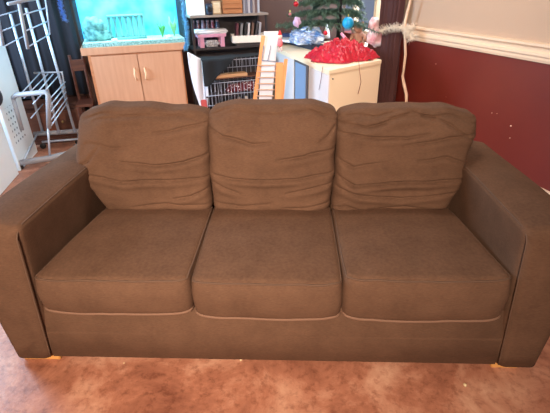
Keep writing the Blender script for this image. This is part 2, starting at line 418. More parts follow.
K = [
 [([(1.02, .93), (.83, .86), (.6, .80)], .012, .014), ([(1.02, .64), (.82, .55), (.6, .51), (.38, .54)], .013, .013), ([(.08, .42), (.35, .35), (.65, .37), (.99, .40)], .012, .013),
  ([(1.0, .28), (.85, .21), (.7, .18)], .010, .012), ([(1, .1), (.6, .12), (.3, .08)], .006, .012), ([(.1, .72), (.3, .66), (.5, .68)], .005, .018), ([(.0, .5), (.12, .55), (.2, .66)], .005, .015),
  ([(.15, .90), (.4, .93), (.8, .965)], .007, .012)],
 [([(-.02, .88), (.13, .76), (.35, .69), (.5, .70)], .011, .015), ([(.03, .43), (.2, .37), (.45, .36), (.7, .37), (.97, .44)], .013, .012), ([(.04, .34), (.12, .28), (.25, .22)], .008, .012),
  ([(1.0, .9), (.93, .78), (.86, .70)], .007, .014), ([(.55, .55), (.75, .58), (1.01, .67)], .011, .013), ([(.62, .22), (.83, .28), (1.01, .34)], .009, .012), ([(.6, .06), (.8, .07), (1, .12)], .007, .013),
  ([(.0, .95), (.2, .985), (.7, .985), (1, .9)], .006, .010), ([(.0, .12), (.25, .09), (.5, .12)], .005, .014)],
 [([(-.02, .93), (.2, .85), (.4, .93), (.55, .97)], .011, .014), ([(-.02, .85), (.2, .78), (.5, .76), (.65, .80)], .011, .013), ([(.0, .60), (.13, .50), (.35, .55)], .009, .014),
  ([(-.01, .44), (.15, .32), (.4, .35), (.7, .37), (.99, .39)], .016, .013), ([(.02, .31), (.2, .22), (.55, .18), (.97, .25)], .012, .013), ([(.48, .70), (.75, .75), (.98, .84)], .008, .015),
  ([(-.01, .05), (.1, .10), (.25, .04)], .010, .013), ([(.5, .98), (.7, .92), (.85, .84), (1.0, .76)], .011, .013), ([(1.0, .55), (.8, .60), (.6, .56)], .008, .013), ([(.3, .06), (.6, .09), (1, .04)], .006, .014), ([(.06,.97),(.25,.94),(.45,.99)], .008,.010)]]
back((-.822, -.298, -.925, -.300, -.94, -.296), K[0], 1, 'left back cushion of the brown sofa, bulging over the left arm', [.862, .892, .888, .872, .858])
back((-.290, .272, -.305, .300, -.300, .290), K[1], 2, 'middle back cushion of the brown sofa, squarest of the three', [.872, .893, .890, .892, .868])
back((.280, .828, .300, .940, .292, .895), K[2], 3, 'right back cushion of the brown sofa, the most crumpled one', [.850, .872, .872, .868, .842])

# crumbs on the floor
CR = mat('pale_crumb', (235, 215, 170), .8)
for px, py, r, lb in ((241, 359.5, .006, 'yellowish crumb on the floor against the sofa front'), (465, 385, .007, 'white crumb on the floor at lower right'), (124, 363, .003, 'tiny pale crumb on the floor left of the yellowish crumb')):
    p = at(px, py, z=.003); bm = bmesh.new(); bmesh.ops.create_icosphere(bm, subdivisions=1, radius=1, matrix=Matrix.Translation(p) @ Matrix.Diagonal((r, r*1.3, r*.6, 1)))
    o = tag(obj('crumb', bm, CR), lb, 'crumb'); origin(o, (p.x, p.y, 0))

# =================================================================== AQUARIUM AND CABINET
BEECH = wood('beech_veneer', (202, 154, 124), (192, 143, 113), .5, (1, 1, 10))
BEECHD = wood('beech_edge', (196, 132, 92), (180, 118, 82), .5, (10, 1, 1))
t = thing('aquarium_cabinet', 'light beech two door cabinet standing under the aquarium', 'cabinet', W(-.225, 3.15), ROT)
obj('body', B(-.42, .02, .0, .42, .46, .835), BEECHD, t)
obj('top_panel', B(-.478, -.004, .837, .478, .48, .90, bev=.004), BEECH, t)
obj('side_panel', B(-.428, .0, .0, -.40, .46, .836), BEECHD, t)
for sg in (-1, 1):
    d = obj('door', B(min(sg*.003, sg*.405)-.0, -.002, .06, max(sg*.003, sg*.405), .018, .825, bev=.002), BEECH, t)
    x = sg*.045
    obj('handle', T([(x, 0, .70), (x, -.022, .69), (x+sg*.006, -.03, .65), (x, -.022, .60), (x, 0, .59)], [.007, .008, .010, .008, .007]), mat('pale_wood_handle', (240, 200, 160), .4), d, True)
aq = thing('aquarium', 'rectangular glass fish tank lit bright cyan from above', 'aquarium', W(-.22, 3.18, .90), ROT)
GL = bpy.data.materials.new('tank_glass'); GL.use_nodes = True; n = GL.node_tree.nodes; l = GL.node_tree.links
mxs = n.new('ShaderNodeMixShader'); tr = n.new('ShaderNodeBsdfTransparent'); tr.inputs[0].default_value = (.85, .97, 1, 1); gs = n.new('ShaderNodeBsdfGlossy'); gs.inputs['Roughness'].default_value = .03
mxs.inputs[0].default_value = .05; l.new(tr.outputs[0], mxs.inputs[1]); l.new(gs.outputs[0], mxs.inputs[2]); l.new(mxs.outputs[0], n['Material Output'].inputs[0])
obj('front_glass', B(-.465, 0, .0, .465, .008, .50), GL, aq)
obj('side_glass', B(-.465, .009, 0, -.457, .42, .50), GL, aq); obj('side_glass', B(.457, .009, 0, .465, .42, .50), GL, aq)
obj('back_panel', B(-.465, .421, 0, .465, .43, .50), mat('tank_backdrop', (30, 150, 205), .6, col2=(130, 215, 235), vscale=5), aq)
obj('gravel', B(-.456, .009, .001, .456, .42, .035), mat('pale_gravel', (235, 245, 240), .8, col2=(120, 150, 140), vscale=90, bump=.6, bscale=120), aq)
obj('lamp_hood', B(-.47, -.005, .50, .47, .435, .56, bev=.01), mat('black_hood', (30, 30, 34), .5), aq)
bm = bmesh.new()
for y in (.12, .27): tube(bm, [(-.42, y, .485), (.42, y, .485)], .012, 10)
obj('lamp_tube', bm, mat('tank_tube', (255, 255, 255), .5, emit=((190, 245, 255), 14)), aq)
tube_l = area('aquarium_lamp_light', W(-.22, 3.36, 1.375), W(-.22, 3.36, .9), .84, .25, 13, (.62, .93, 1.0)); tube_l.rotation_euler = (0, 0, ROT)
ROCK = mat('pale_tank_rock', (150, 200, 190), .8, bump=.5, bscale=30, col2=(50, 100, 105), vscale=20)
def aqthing(name, lb, cat, u, v): return thing(name, lb, cat, W(u, v, .935), ROT)
def lumpy(bm, c, r, seed):
    v0 = len(bm.verts); k = bmesh.ops.create_icosphere(bm, subdivisions=3, radius=1)
    for v in k['verts']:
        p = v.co.copy(); f = 1+.35*noise.noise(p*1.6+Vector((seed, 0, 0)))+.15*noise.noise(p*4+Vector((seed, 2, 0)))
        v.co = Vector((p.x*r[0]*f, p.y*r[1]*f, p.z*r[2]*f))+Vector(c)
o = aqthing('rock_ornament', 'craggy rock ornament with pale growth in left of tank', 'ornament', -.55, 3.38)
bm = bmesh.new(); lumpy(bm, (0, 0, .05), (.12, .06, .07), 1); lumpy(bm, (-.02, 0, .14), (.08, .05, .07), 5); lumpy(bm, (.05, .0, .12), (.05, .04, .06), 8)
obj('rock', bm, ROCK, o, True)
bm = bmesh.new()
for i in range(26):
    a = R_.uniform(0, 6.28); x, y = R_.uniform(-.08, .08), R_.uniform(-.03, .03); h = R_.uniform(.05, .11)
    tube(bm, [(x, y, .08), (x+.01*math.cos(a), y, .08+h*.5), (x+.025*math.cos(a), y+.01, .08+h)], [.004, .003, .001], 5)
obj('plant', bm, mat('teal_plant', (60, 150, 120), .6), o, True)
o = aqthing('column_ornament', 'pale ruined colonnade ornament in middle of tank', 'ornament', -.27, 3.40)
bm = bmesh.new(); box(bm, -.17, -.04, 0, .17, .04, .02)
for i in range(7): lathe(bm, [(.019, .02), (.019, .03), (.013, .04), (.012, .17), (.018, .18), (.018, .195)], 10, (-.15+.05*i, 0, 0))
box(bm, -.165, -.03, .195, .165, .03, .215)
obj('colonnade', bm, mat('pale_teal_stone', (120, 175, 170), .8), o, True)
for u, v, s, c, lb in ((.05, 3.36, .8, (90, 170, 90), 'green bushy aquarium plant right of the colonnade'), (.17, 3.42, 1.0, (150, 200, 140), 'pale green aquarium plant in right corner of tank')):
    o = aqthing('aquarium_plant', lb, 'plant', u, v); bm = bmesh.new()
    for i in range(30):
        a = R_.uniform(0, 6.28); rr = R_.uniform(.01, .05); h = R_.uniform(.09, .19)*s
        tube(bm, [(0, 0, 0), (rr*.5*math.cos(a), rr*.5*math.sin(a), h*.6), (rr*math.cos(a), rr*math.sin(a)*.7, h)], [.003, .005, .001], 5)
    obj('leaves', bm, mat('aquarium_leaf', c, .6), o, True)
for u, r, lb in ((-.40, .022, 'smooth white pebble in front of the colonnade'), (.10, .026, 'large white pebble at the right front of the tank')):
    o = aqthing('pebble', lb, 'stone', u, 3.25); bm = bmesh.new(); lumpy(bm, (0, 0, r*.5), (r*1.3, r, r*.7), u*9); obj('stone', bm, mat('white_pebble', (235, 240, 235), .6), o, True)
def tinsel(name, lb, pts, rad, col, n, parent=None, ln=.03, metal=.7):
    bm = bmesh.new(); pts = [Vector(p) for p in pts]; tube(bm, pts, .003, 5)
    for i in range(n):
        f = R_.random()*(len(pts)-1); k = int(f); p = pts[k].lerp(pts[min(k+1, len(pts)-1)], f-k)
        d = Vector((R_.gauss(0, 1), R_.gauss(0, 1), R_.gauss(0, 1))).normalized(); q = p+d*ln*R_.uniform(.6, 1.1)*rad
        s = d.orthogonal().normalized()*.0016; e = d.cross(s).normalized()*.0007
        vs = [bm.verts.new(x) for x in (p-s, p+s, q+s*.5, q-s*.5)]; vt = [bm.verts.new(x.co+e) for x in vs]
        bm.faces.new(vs); bm.faces.new(vt[::-1])
        for a in range(4): bm.faces.new((vs[a], vs[(a+1) % 4], vt[(a+1) % 4], vt[a]))
    o = obj(name, bm, mat(name+'_foil', col, .3, metal), None)
    tag(o, lb, 'tinsel'); origin(o, pts[-1]); return o
BT = (120, 185, 225)
tinsel('tinsel_garland', 'blue tinsel strand hanging down the right corner of the aquarium', [at(x, y, v=3.13) for x, y in ((181, -25), (183, 0), (184, 15), (187, 30), (187, 44), (185, 50))], 1, BT, 1100)
tinsel('tinsel_garland', 'blue tinsel strand hanging left of the aquarium', [at(x, y, v=3.13) for x, y in ((52, -25), (59, -5), (61, 8), (65, 20))], 1, (110, 150, 215), 600)

# =================================================================== LEFT REAR: curtain, chest, airer, packages
NAVY = mat('navy_cloth', (20, 20, 30), .9, var=.15, vscale=4)
def curt(u0, u1, v, z0, z1, folds, amp, taper=None):
    def f(s, t_):
        z = z0+(z1-z0)*t_; u = u0+(u1-u0)*s
        return W(u, v+amp*math.sin(s*folds*6.283)+.3*amp*math.sin(s*folds*2.3*6.283+t_*2), z)
    return sheet(bmesh.new(), f, folds*12, 8, .004)
o = tag(obj('curtain', curt(-1.75, -.74, 3.57, .42, 2.35, 8, .018), NAVY, None, True), 'dark navy curtain hanging behind the clothes airer', 'curtain'); origin(o, W(-1.2, 3.57, .42))
DW = wood('dark_red_wood', (92, 50, 36), (64, 34, 26), .4, (10, 1, 1))
t = thing('wooden_chest', 'low dark red wooden chest on the floor behind the airer', 'chest', W(-1.2, 3.39), ROT)
obj('body', B(-.46, 0, .05, .40, .22, .36, bev=.004), DW, t)
obj('lid', B(-.48, -.02, .362, .42, .235, .395, bev=.006), DW, t)
for x in (-.23, .17): 
    d = obj('drawer', B(x-.19, -.014, .10, x+.19, .0, .32, bev=.004), wood('red_drawer_wood', (118, 70, 50), (92, 52, 38), .4, (10, 1, 1)), t)
    obj('knob', ball(bmesh.new(), (x, -.024, .21), .013), mat('brass_knob', (170, 140, 90), .35, .8), d, True)
obj('plinth', B(-.47, -.01, 0, .41, .225, .05), DW, t)
t = thing('dark_wooden_chair', 'narrow dark brown wooden chair between chest and aquarium cabinet', 'chair', W(-.725, 3.0), ROT)
for x in (-.09, .02):
    obj('leg', T([(x, 0, 0), (x, 0, .42)], .014), DW, t); obj('back_post', T([(x, .22, 0), (x, .22, .45), (x-.0, .25, .84)], .013), DW, t)
obj('seat', B(-.105, -.015, .421, .033, .235, .445, bev=.006), DW, t)
obj('back_rail', B(-.09, .23, .70, .02, .25, .80, bev=.004), DW, t)
# clothes airer
GREY = mat('grey_plastic', (150, 152, 160), .5); SIL = mat('silver_tube', (190, 205, 225), .35, .35)
base = at(48, 145, z=0)
t = thing('clothes_airer', 'tall silver folding clothes airer on wheels, left of the sofa', 'clothes airer', (base.x, base.y, 0))
YF, YN = 2.62, 2.14
def A_(px, py, y): return at(px, py, y=y)
def bar(name, pts, r, m=SIL): return obj(name, T(pts, r, 8), m, t, True, world=True)
for a, b in (((0, 20), (24, 134)), ((12, 14), (43, 134)), ((27, 8), (59, 133)), ((35, 0), (75, 132))):
    p = A_(*b, YF); q = Vector((A_(a[0], a[1], YF).x, YF, 1.42)); p2 = p.copy(); q.x = p.x + (q.x-p.x)*.5
    bar('upright', [p2, Vector((p2.x*.4+A_(*a, YF).x*.6, YF, A_(*a, YF).z))], .012)
# wings: near posts and rungs
def rungs(A0, A1, B0, B1, n, r=.005, ya=YN, yb=YF-.08):
    P0, P1, Q0, Q1 = A_(*A0, ya), A_(*A1, ya), A_(*B0, yb), A_(*B1, yb)
    for i in range(n): f = i/(n-1); bar('rung', [P0.lerp(P1, f), Q0.lerp(Q1, f)], r)
bar('wing_frame', [A_(19, 4, YN), A_(28, 49, YN)], .013, GREY)
bar('wing_frame', [A_(45, -3, YF-.08), A_(50, 34, YF-.08)], .006)
rungs((22, 15), (28, 47), (45.5, 8), (50, 34), 3)
bar('wing_frame', [A_(-6, -2, YN), A_(3, 46, YN)], .013, GREY)
rungs((-4, 17), (5, 46), (19, 10), (24, 36), 3, yb=YN+.3)
bar('wing_frame', [A_(8, 4, YN), A_(44, -3, YF-.1)], .012, GREY)
# middle tier
bar('tier_frame', [A_(14, 130, YN), A_(13, 128, YN), A_(13, 98, YN), A_(16, 95, YN), A_(45, 92, YN), A_(48, 95, YN), A_(49, 128, YN)][2:], .020, GREY)
bar('tier_frame', [A_(13, 98, YN), A_(22, 130, YN)], .017, GREY)
bar('tier_frame', [A_(34, 73, YF-.05), A_(62, 72, YF-.05), A_(67, 104, YF-.05)], .009, GREY)
for a, b in (((24, 98), (48, 74)), ((33, 104), (60, 74)), ((48, 101), (65, 82)), ((50, 113), (66, 92)), ((51, 126), (67, 103)), ((31, 118), (43, 104)), ((38, 92), (53, 74)), ((49, 107), (65, 87)), ((51, 120), (67, 98)), ((18, 97), (40, 73))):
    bar('rung', [A_(*a, YN), A_(*b, YF-.06)], .005)
# base
bar('foot_bar', [at(20, 163, z=.06), at(50, 158, z=.06), at(86, 149, z=.06)], .027, GREY)
bar('foot_bar', [at(34, 134, z=.14), at(79, 131, z=.14)], .022, GREY)
bar('foot_bar', [at(42, 142, z=.06), at(78, 139, z=.06)], .011)
bar('side_bar', [at(78, 132, z=.12), at(80, 151, z=.06)], .009)
bar('side_bar', [at(38, 132, z=.14), at(24, 160, z=.07)], .009)
bar('side_bar', [A_(48, 128, YN), at(50, 158, z=.06)], .009)
for px, py in ((20, 167), (43, 146), (78, 142)):
    p = at(px, py, z=.026); bm = lathe(bmesh.new(), [(.012, -.012), (.026, -.011), (.026, .011), (.012, .012)], 16, p, Matrix.Rotation(math.pi/2, 4, 'X'))
    obj('wheel', bm, mat('black_rubber', (30, 28, 30), .6), t, True, world=True)
# white printed packages
def printed_card():
    m = mat('white_printed_card', (240, 247, 250), .55); n = m.node_tree.nodes; l = m.node_tree.links; b = n['Principled BSDF']
    tc = n.new('ShaderNodeTexCoord'); mp = n.new('ShaderNodeMapping'); mp.inputs['Rotation'].default_value = (math.pi/2, 0, 0)
    br = n.new('ShaderNodeTexBrick'); br.inputs['Color1'].default_value = (.10, .13, .18, 1); br.inputs['Color2'].default_value = (.16, .2, .26, 1); br.inputs['Mortar'].default_value = (.88, .95, .99, 1)
    br.inputs['Scale'].default_value = 1; br.inputs['Brick Width'].default_value = .055; br.inputs['Row Height'].default_value = .05; br.inputs['Mortar Size'].default_value = .018; br.offset = 0
    sp = n.new('ShaderNodeSeparateXYZ'); l.new(tc.outputs['Object'], sp.inputs[0]); l.new(tc.outputs['Object'], mp.inputs[0]); l.new(mp.outputs[0], br.inputs['Vector'])
    def rng(sock, a, c):
        g = n.new('ShaderNodeMath'); g.operation = 'GREATER_THAN'; g.inputs[1].default_value = a; l.new(sock, g.inputs[0])
        h = n.new('ShaderNodeMath'); h.operation = 'LESS_THAN'; h.inputs[1].default_value = c; l.new(sock, h.inputs[0])
        k = n.new('ShaderNodeMath'); k.operation = 'MULTIPLY'; l.new(g.outputs[0], k.inputs[0]); l.new(h.outputs[0], k.inputs[1]); return k.outputs[0]
    k1 = rng(sp.outputs[0], .08, .33); k2 = rng(sp.outputs[2], .20, .52); k = n.new('ShaderNodeMath'); k.operation = 'MULTIPLY'; l.new(k1, k.inputs[0]); l.new(k2, k.inputs[1])
    mx = n.new('ShaderNodeMix'); mx.data_type = 'RGBA'; mx.inputs['A'].default_value = (.88, .95, .99, 1); l.new(k.outputs[0], mx.inputs['Factor']); l.new(br.outputs['Color'], mx.inputs['B'])
    l.new(mx.outputs['Result'], b.inputs['Base Color']); return m
WHT = printed_card()
def package(name, lb, p0, p1, h, depth=.16):
    d = (p1-p0); L = d.length; rz = math.atan2(d.y, d.x); o = tag(obj(name, B(0, 0, 0, L, depth, h, bev=.004), WHT), lb, 'box')
    o.location = (p0.x, p0.y, 0); o.rotation_euler = (0, 0, rz); return o
package('white_box', 'tall white box with rows of grey print, standing behind the shorter printed box', at(21, 171, z=0), at(38, 152, z=0), .97, .22)
q0 = at(-22, 222, z=0); q1 = at(19, 174, z=0)
package('white_box', 'shorter white printed box at the left edge, dark pouch lying on its top', q0, q1, .58, .20)
pc = at(3, 108, z=.582)+Vector((-.065, .02, 0))
o = tag(obj('dark_pouch', ball(bmesh.new(), (0, 0, .085), (.065, .055, .085), 18), mat('dark_pouch_cloth', (40, 44, 58), .8), None, True), 'dark pouch lying on top of the shorter white box', 'pouch')
o.location = pc; o.rotation_euler = (0, 0, .5)

# =================================================================== SHELVING AND THINGS ON IT
GW = mat('grey_shelf_board', (150, 138, 130), .5); DK = mat('dark_shelf_frame', (48, 40, 42), .6)
t = thing('shelving_unit', 'open shelving unit with grey top board, right of the aquarium', 'shelf', W(.70, 3.27), ROT)
obj('shelf_board', B(-.38, 0, 1.10, .42, .34, 1.12, bev=.002), GW, t); obj('shelf_board', B(-.38, 0, .80, .42, .34, .82, bev=.002), DK, t)
obj('shelf_board', B(-.38, 0, .06, .42, .34, .08, bev=.002), DK, t)
for x in (-.37, .39):
    for y in (.01, .31): obj('post', B(x, y, 0, x+.02, y+.02, 1.10 if x > 9 else 1.10), DK, t)
obj('back_board', B(-.38, .342, .06, .42, .35, 1.10), DK, t)
def rbox(name, lb, cat, u, v, z, sx, sy, sz, m, rz=0, group=None, bev=.003):
    o = tag(obj(name, B(-sx/2, 0, 0, sx/2, sy, sz, bev=bev), m), lb, cat, group); o.location = W(u, v, z); o.rotation_euler = (0, 0, ROT+rz); return o
TOP = 1.1205
rbox('white_storage_box', 'bright white box at left end of the grey top shelf', 'box', .405, 3.31, TOP, .15, .2, .16, mat('bright_white', (245, 245, 245), .5))
t = thing('small_speaker', 'small round dark speaker beside the white box on the top shelf', 'speaker', W(.525, 3.33, TOP), ROT)
obj('body', lathe(bmesh.new(), [(.034, 0), (.038, .01), (.038, .09), (.03, .10)], 18), mat('dark_blue_plastic', (36, 42, 62), .4), t, True)
obj('grille', lathe(bmesh.new(), [(.024, -.004), (.026, 0), (.02, .004)], 18, (0, -.038, .05), Matrix.Rotation(math.pi/2, 4, 'X')), mat('speaker_grille', (20, 20, 26), .8), t, True)
t = thing('photo_frame', 'small cream picture frame standing on the top shelf', 'picture frame', W(.605, 3.34, TOP), ROT)
obj('frame', B(-.045, 0, 0, .045, .014, .12, bev=.003), mat('tan_frame', (190, 165, 135), .5), t); obj('picture', B(-.033, -.0015, .014, .033, 0, .106), mat('cream_picture', (235, 225, 200), .6), t)
t = thing('wicker_box', 'tan wooden crate on the middle of the top shelf', 'crate', W(.76, 3.31, TOP), ROT)
TW = wood('tan_crate_wood', (190, 130, 85), (160, 100, 62), .6, (10, 1, 1))
t.name = 'wooden_crate'
for k in range(3): obj('slat', B(-.10, 0, .005+.045*k, .10, .012, .043+.045*k, bev=.002), TW, t)
obj('crate_body', B(-.10, .013, 0, .10, .18, .135), TW, t)
cols = [(150, 155, 175), (120, 122, 140), (185, 185, 195), (95, 98, 120), (160, 150, 150), (110, 90, 90), (175, 180, 195), (130, 132, 150)]
names = ['pale blue grey', 'slate grey', 'light grey', 'dark blue grey', 'taupe', 'brown grey', 'silver grey', 'mid grey']
for i in range(7):
    rbox('book', names[i]+' upright book, %s on the top shelf' % (['leftmost of the row', 'second in the row from the crate', 'third in the row from the crate', 'in the middle of the row', 'third from the right end of the row', 'second from the right end of the row', 'rightmost of the row'][i]), 'book', .885+.025*i, 3.33, TOP, .022, .15, .17+.01*(i % 3), mat('book_cover', cols[i], .6), 0, 'books upright on the top shelf', .001)
# under the top shelf: bottles
for i in range(6):
    c = [(110, 70, 90), (90, 50, 60), (150, 120, 140), (80, 50, 66), (120, 60, 80), (70, 66, 90)][i]
    nm = ['mauve', 'dark red', 'pale pink', 'plum', 'wine red', 'slate blue'][i]
    t = thing('jar', nm+' jar standing in the row behind the pink stool', 'jar', W(.385+.05*i, 3.52, .8205), ROT, 'jars behind the pink stool')
    obj('glass_body', lathe(bmesh.new(), [(.020, 0), (.023, .01), (.023, .19), (.014, .215), (.014, .22)], 12), mat('jar_glass', c, .3), t, True)
    obj('lid', lathe(bmesh.new(), [(.016, .2205), (.016, .24)], 12), mat('jar_lid', (150, 120, 130), .5), t, True)
# pink stool with white top
PK = mat('pink_plastic', (214, 150, 178), .4)
t = thing('step_stool', 'pink plastic step stool with white top on the middle shelf', 'stool', W(.53, 3.30, .8205), ROT)
obj('top', B(-.165, 0, .125, .165, .17, .165, bev=.012), mat('white_plastic', (240, 236, 240), .35), t, True)
obj('apron', B(-.145, .006, .095, .145, .16, .124, bev=.004), PK, t)
for x in (-.125, .085):
    for y in (.01, .125): obj('leg', prism(bmesh.new(), [(x, y), (x+.04, y), (x+.04, y+.025), (x, y+.025)], 0, .0945), PK, t)
rbox('folded_cloth', 'white patterned folded cloth under the pink stool', 'cloth', .535, 3.345, .8205, .15, .10, .06, mat('patterned_white', (225, 225, 230), .8, col2=(120, 120, 130), vscale=60), bev=.02)
# white tray with magazines
t = thing('storage_tray', 'white open tray tilted on the middle shelf beside the pink stool', 'tray', W(.90, 3.25, .8205), ROT-.16)
WP = mat('off_white_plastic', (238, 228, 218), .4)
obj('tray_bottom', B(-.17, 0, .03, .17, .22, .036), WP, t); obj('tray_front', B(-.175, -.006, .03, .175, 0, .10, bev=.003), WP, t); obj('tray_back', B(-.175, .22, .03, .175, .226, .10), WP, t)
obj('tray_side', B(-.175, 0.0005, .03, -.169, .2195, .10), WP, t); obj('tray_side', B(.169, .0005, .03, .175, .2195, .10), WP, t); obj('tray_foot', B(-.14, .02, 0, .14, .20, .0295), DK, t)
for i in range(7):
    nm = ['dark maroon', 'grey', 'black', 'white', 'brown', 'charcoal', 'silver'][i]; c = [(90, 40, 50), (120, 118, 120), (30, 30, 34), (200, 195, 195), (100, 76, 66), (60, 58, 62), (160, 160, 168)][i]
    o = rbox('magazine', nm+' case standing in the white tray, '+['nearest the stool', 'second from the stool', 'third from the stool', 'in the middle', 'third from the right', 'second from the right', 'furthest right'][i], 'case', .78+.04*i, 3.30+.0*i, .862, .022, .13, .17, mat('case_cover', c, .4), -.1, 'cases standing in the white tray', .001)
    o.rotation_euler = (0, .12+.03*(i % 3), ROT-.12)
# dark cloth spread on the wire crate + crate
t = thing('wire_crate', 'black wire crate with shelves below the dark cloth', 'crate', W(.665, 3.03), ROT)
WI = mat('pale_wire', (185, 185, 195), .4, .6)
def wires(zs, y, x0, x1, z0, z1, nx):
    bm = bmesh.new()
    for z in zs: tube(bm, [(x0, y, z), (x1, y, z)], .004, 6)
    for i in range(nx): x = x0+(x1-x0)*i/(nx-1); tube(bm, [(x, y, z0), (x, y, z1)], .0022, 5)
    return bm
obj('front_grid', wires((.40, .52, .66), 0, -.31, .33, .22, .52, 20), WI, t, True)
obj('front_grid', wires((.66, .73), 0, -.31, .33, .66, .73, 20), WI, t, True)
obj('back_grid', wires((.05, .25, .5, .73), .20, -.31, .33, .05, .73, 14), WI, t, True)
for x in (-.31, .33):
    obj('side_post', T([(x, 0, 0), (x, 0, .735)], .006), WI, t, True); obj('side_post', T([(x, .20, 0), (x, .20, .735)], .006), WI, t, True)
for z in (.05, .39, .56): obj('crate_shelf', B(-.305, .008, z-.008, .325, .195, z), mat('dark_mesh_shelf', (50, 34, 32), .7) if z != .56 else mat('brown_shelf', (96, 60, 44), .6), t)
DC = mat('black_blue_cloth', (20, 25, 32), .9, var=.1)
def f(s, t_):
    u = .35+.67*s; k = -.02+.26*(1-sm(s, .0, .6)) + .010*math.sin(s*21)   # drop of the hem
    L = t_*(.22+k)
    if L < .22: return W(u, 3.235-L, .745+.002*math.sin(s*17))
    return W(u, 3.013-.006*math.sin(s*26)-.004, .745-(L-.22))
o = tag(obj('dark_cloth', sheet(bmesh.new(), f, 60, 26, .004), DC, None, True), 'black blue cloth draped over the top of the wire crate', 'cloth'); origin(o, W(.68, 3.1, .745))
# red printed cloth in crate
dotred = mat('dark_red_dotted_cloth', (105, 22, 30), .85); n = dotred.node_tree.nodes; l = dotred.node_tree.links
vo = n.new('ShaderNodeTexVoronoi'); vo.inputs['Scale'].default_value = 42; tc = n.new('ShaderNodeTexCoord'); rp = n.new('ShaderNodeValToRGB'); l.new(tc.outputs['Object'], vo.inputs['Vector']); l.new(vo.outputs['Distance'], rp.inputs['Fac'])
rp.color_ramp.interpolation = 'CONSTANT'; rp.color_ramp.elements[0].color = (.7, .62, .62, 1); rp.color_ramp.elements[1].position = .28; rp.color_ramp.elements[1].color = (.12, .008, .012, 1); l.new(rp.outputs['Color'], n['Principled BSDF'].inputs['Base Color'])
bm = bmesh.new(); lumpy(bm, (0, 0, .045), (.15, .075, .05), 3); lumpy(bm, (.08, 0, .05), (.09, .07, .06), 7); lumpy(bm, (-.08, .0, .03), (.09, .07, .035), 9)
o = tag(obj('red_garment', bm, dotred, None, True), 'dark red garment with white dots bundled in the wire crate', 'clothes'); o.location = W(.76, 3.14, .41-.015); o.rotation_euler = (0, 0, ROT)
rbox('cardboard_strip', 'tan cardboard strip lying across the wire crate shelf', 'cardboard', .60, 3.05, .5605, .42, .10, .03, mat('tan_card', (196, 152, 112), .7), .03)
for x, lb in ((.72, 'left white bottle cap below the red garment'), (.80, 'right white bottle cap below the red garment')):
    t = thing('bottle', lb.replace(' cap', ''), 'bottle', W(x, 3.12, .051), ROT, 'bottles at the bottom of the wire crate')
    obj('bottle_body', lathe(bmesh.new(), [(.028, 0), (.03, .01), (.03, .17), (.013, .22), (.013, .24)], 14), mat('clear_bottle', (90, 70, 64), .3), t, True)
    obj('cap', lathe(bmesh.new(), [(.016, .2405), (.016, .29)], 12), WP, t, True)
# white bag hanging by the cabinet
def f(s, t_):
    top = at(185+15*s, 50+6*s*s+1, v=3.08); bot = at(193+3*s, 112, v=3.08)
    wdt = 1-.55*t_; p = top.lerp(bot, t_); mid = at(191-3*t_, 52, v=3.08)
    x = (s-.5)*.16*(1-.75*t_**1.6)*(1+.2*math.sin(3.14*t_)); z = .80+.02*math.cos(s*3)-.05*s-t_*(.56)
    return W(.315+x+.02*t_, 3.09+.014*math.sin(s*9+t_*4)*(1-.5*t_), z)
o = tag(obj('white_bag', sheet(bmesh.new(), f, 20, 24, .012), mat('white_bag_plastic', (222, 225, 238), .5), None, True), 'limp white bag hanging between aquarium cabinet and wire crate', 'bag'); origin(o, W(.32, 3.09, .25))
bm = B(-.028, 0, 0, .028, .03, .16, bev=.004); o = tag(obj('red_packet', bm, mat('red_white_packet', (190, 80, 80), .6)), 'small red packet standing under the white bag', 'packet'); o.location = W(.335, 3.02, 0); o.scale = (1, 1, 2.3); o.rotation_euler = (0, 0, ROT)

# =================================================================== FOLDED WOODEN CHAIR
ORW = wood('orange_pine', (232, 158, 98), (215, 138, 80), .45, (1, 1, 12))
YC = 2.30
c0 = at(268, 100, y=YC)
t = thing('folded_high_chair', 'folded orange wooden chair with slotted sides and white panel', 'folded chair', (c0.x, YC, 0))
def dn(px, py, y): p = at(px, py, y=y); return p
def rail(x0t, x0b, wt, wb, zt, zb, y0, y1, nm='side_rail', m=ORW, th=.03):
    bm = bmesh.new()
    P = [Vector((x0t, y1, zt)), Vector((x0t+wt, y1, zt)), Vector((x0b+wb, y0, zb)), Vector((x0b, y0, zb))]
    a = [bm.verts.new(p) for p in P]; b = [bm.verts.new(p+Vector((0, th, 0))) for p in P]
    bm.faces.new(a); bm.faces.new(b[::-1])
    for i in range(4): j = (i+1) % 4; bm.faces.new((a[i], b[i], b[j], a[j]))
    return obj(nm, bm, m, t, False, world=True)
def X(px, py): return at(px, py, y=YC).x
zT = at(265, 32, y=YC).z
rail(X(261, 35), X(246, 135)-.015, .03, .035, zT-.03, 0.0, YC-.06, YC+.03)
rail(X(284, 58), X(274, 135)-.01, .03, .035, at(287, 60, y=YC).z, 0.0, YC-.06, YC+.03)
rail(X(262, 33)+.012, X(257, 118), .115, .105, zT, .30, YC-.045, YC+.045, 'back_panel', mat('grey_white_panel', (218, 214, 218), .5), .012)
zz = [at(260, y_, y=YC).z for y_ in (64, 70, 76, 82, 88, 94)]
for z in zz: 
    xa = X(261, 64)-.022-(zz[0]-z)*.10
    k = obj('rung', B(xa, YC-.075, z-.0035, xa+.150, YC-.060, z+.0035, M=None), mat('slot_wood', (190, 150, 124), .6), t, world=True)
rail(X(276, 59), X(274, 112), .06, .065, at(284, 62, y=YC).z, .22, YC-.10, YC-.04, 'armrest', ORW, .02)
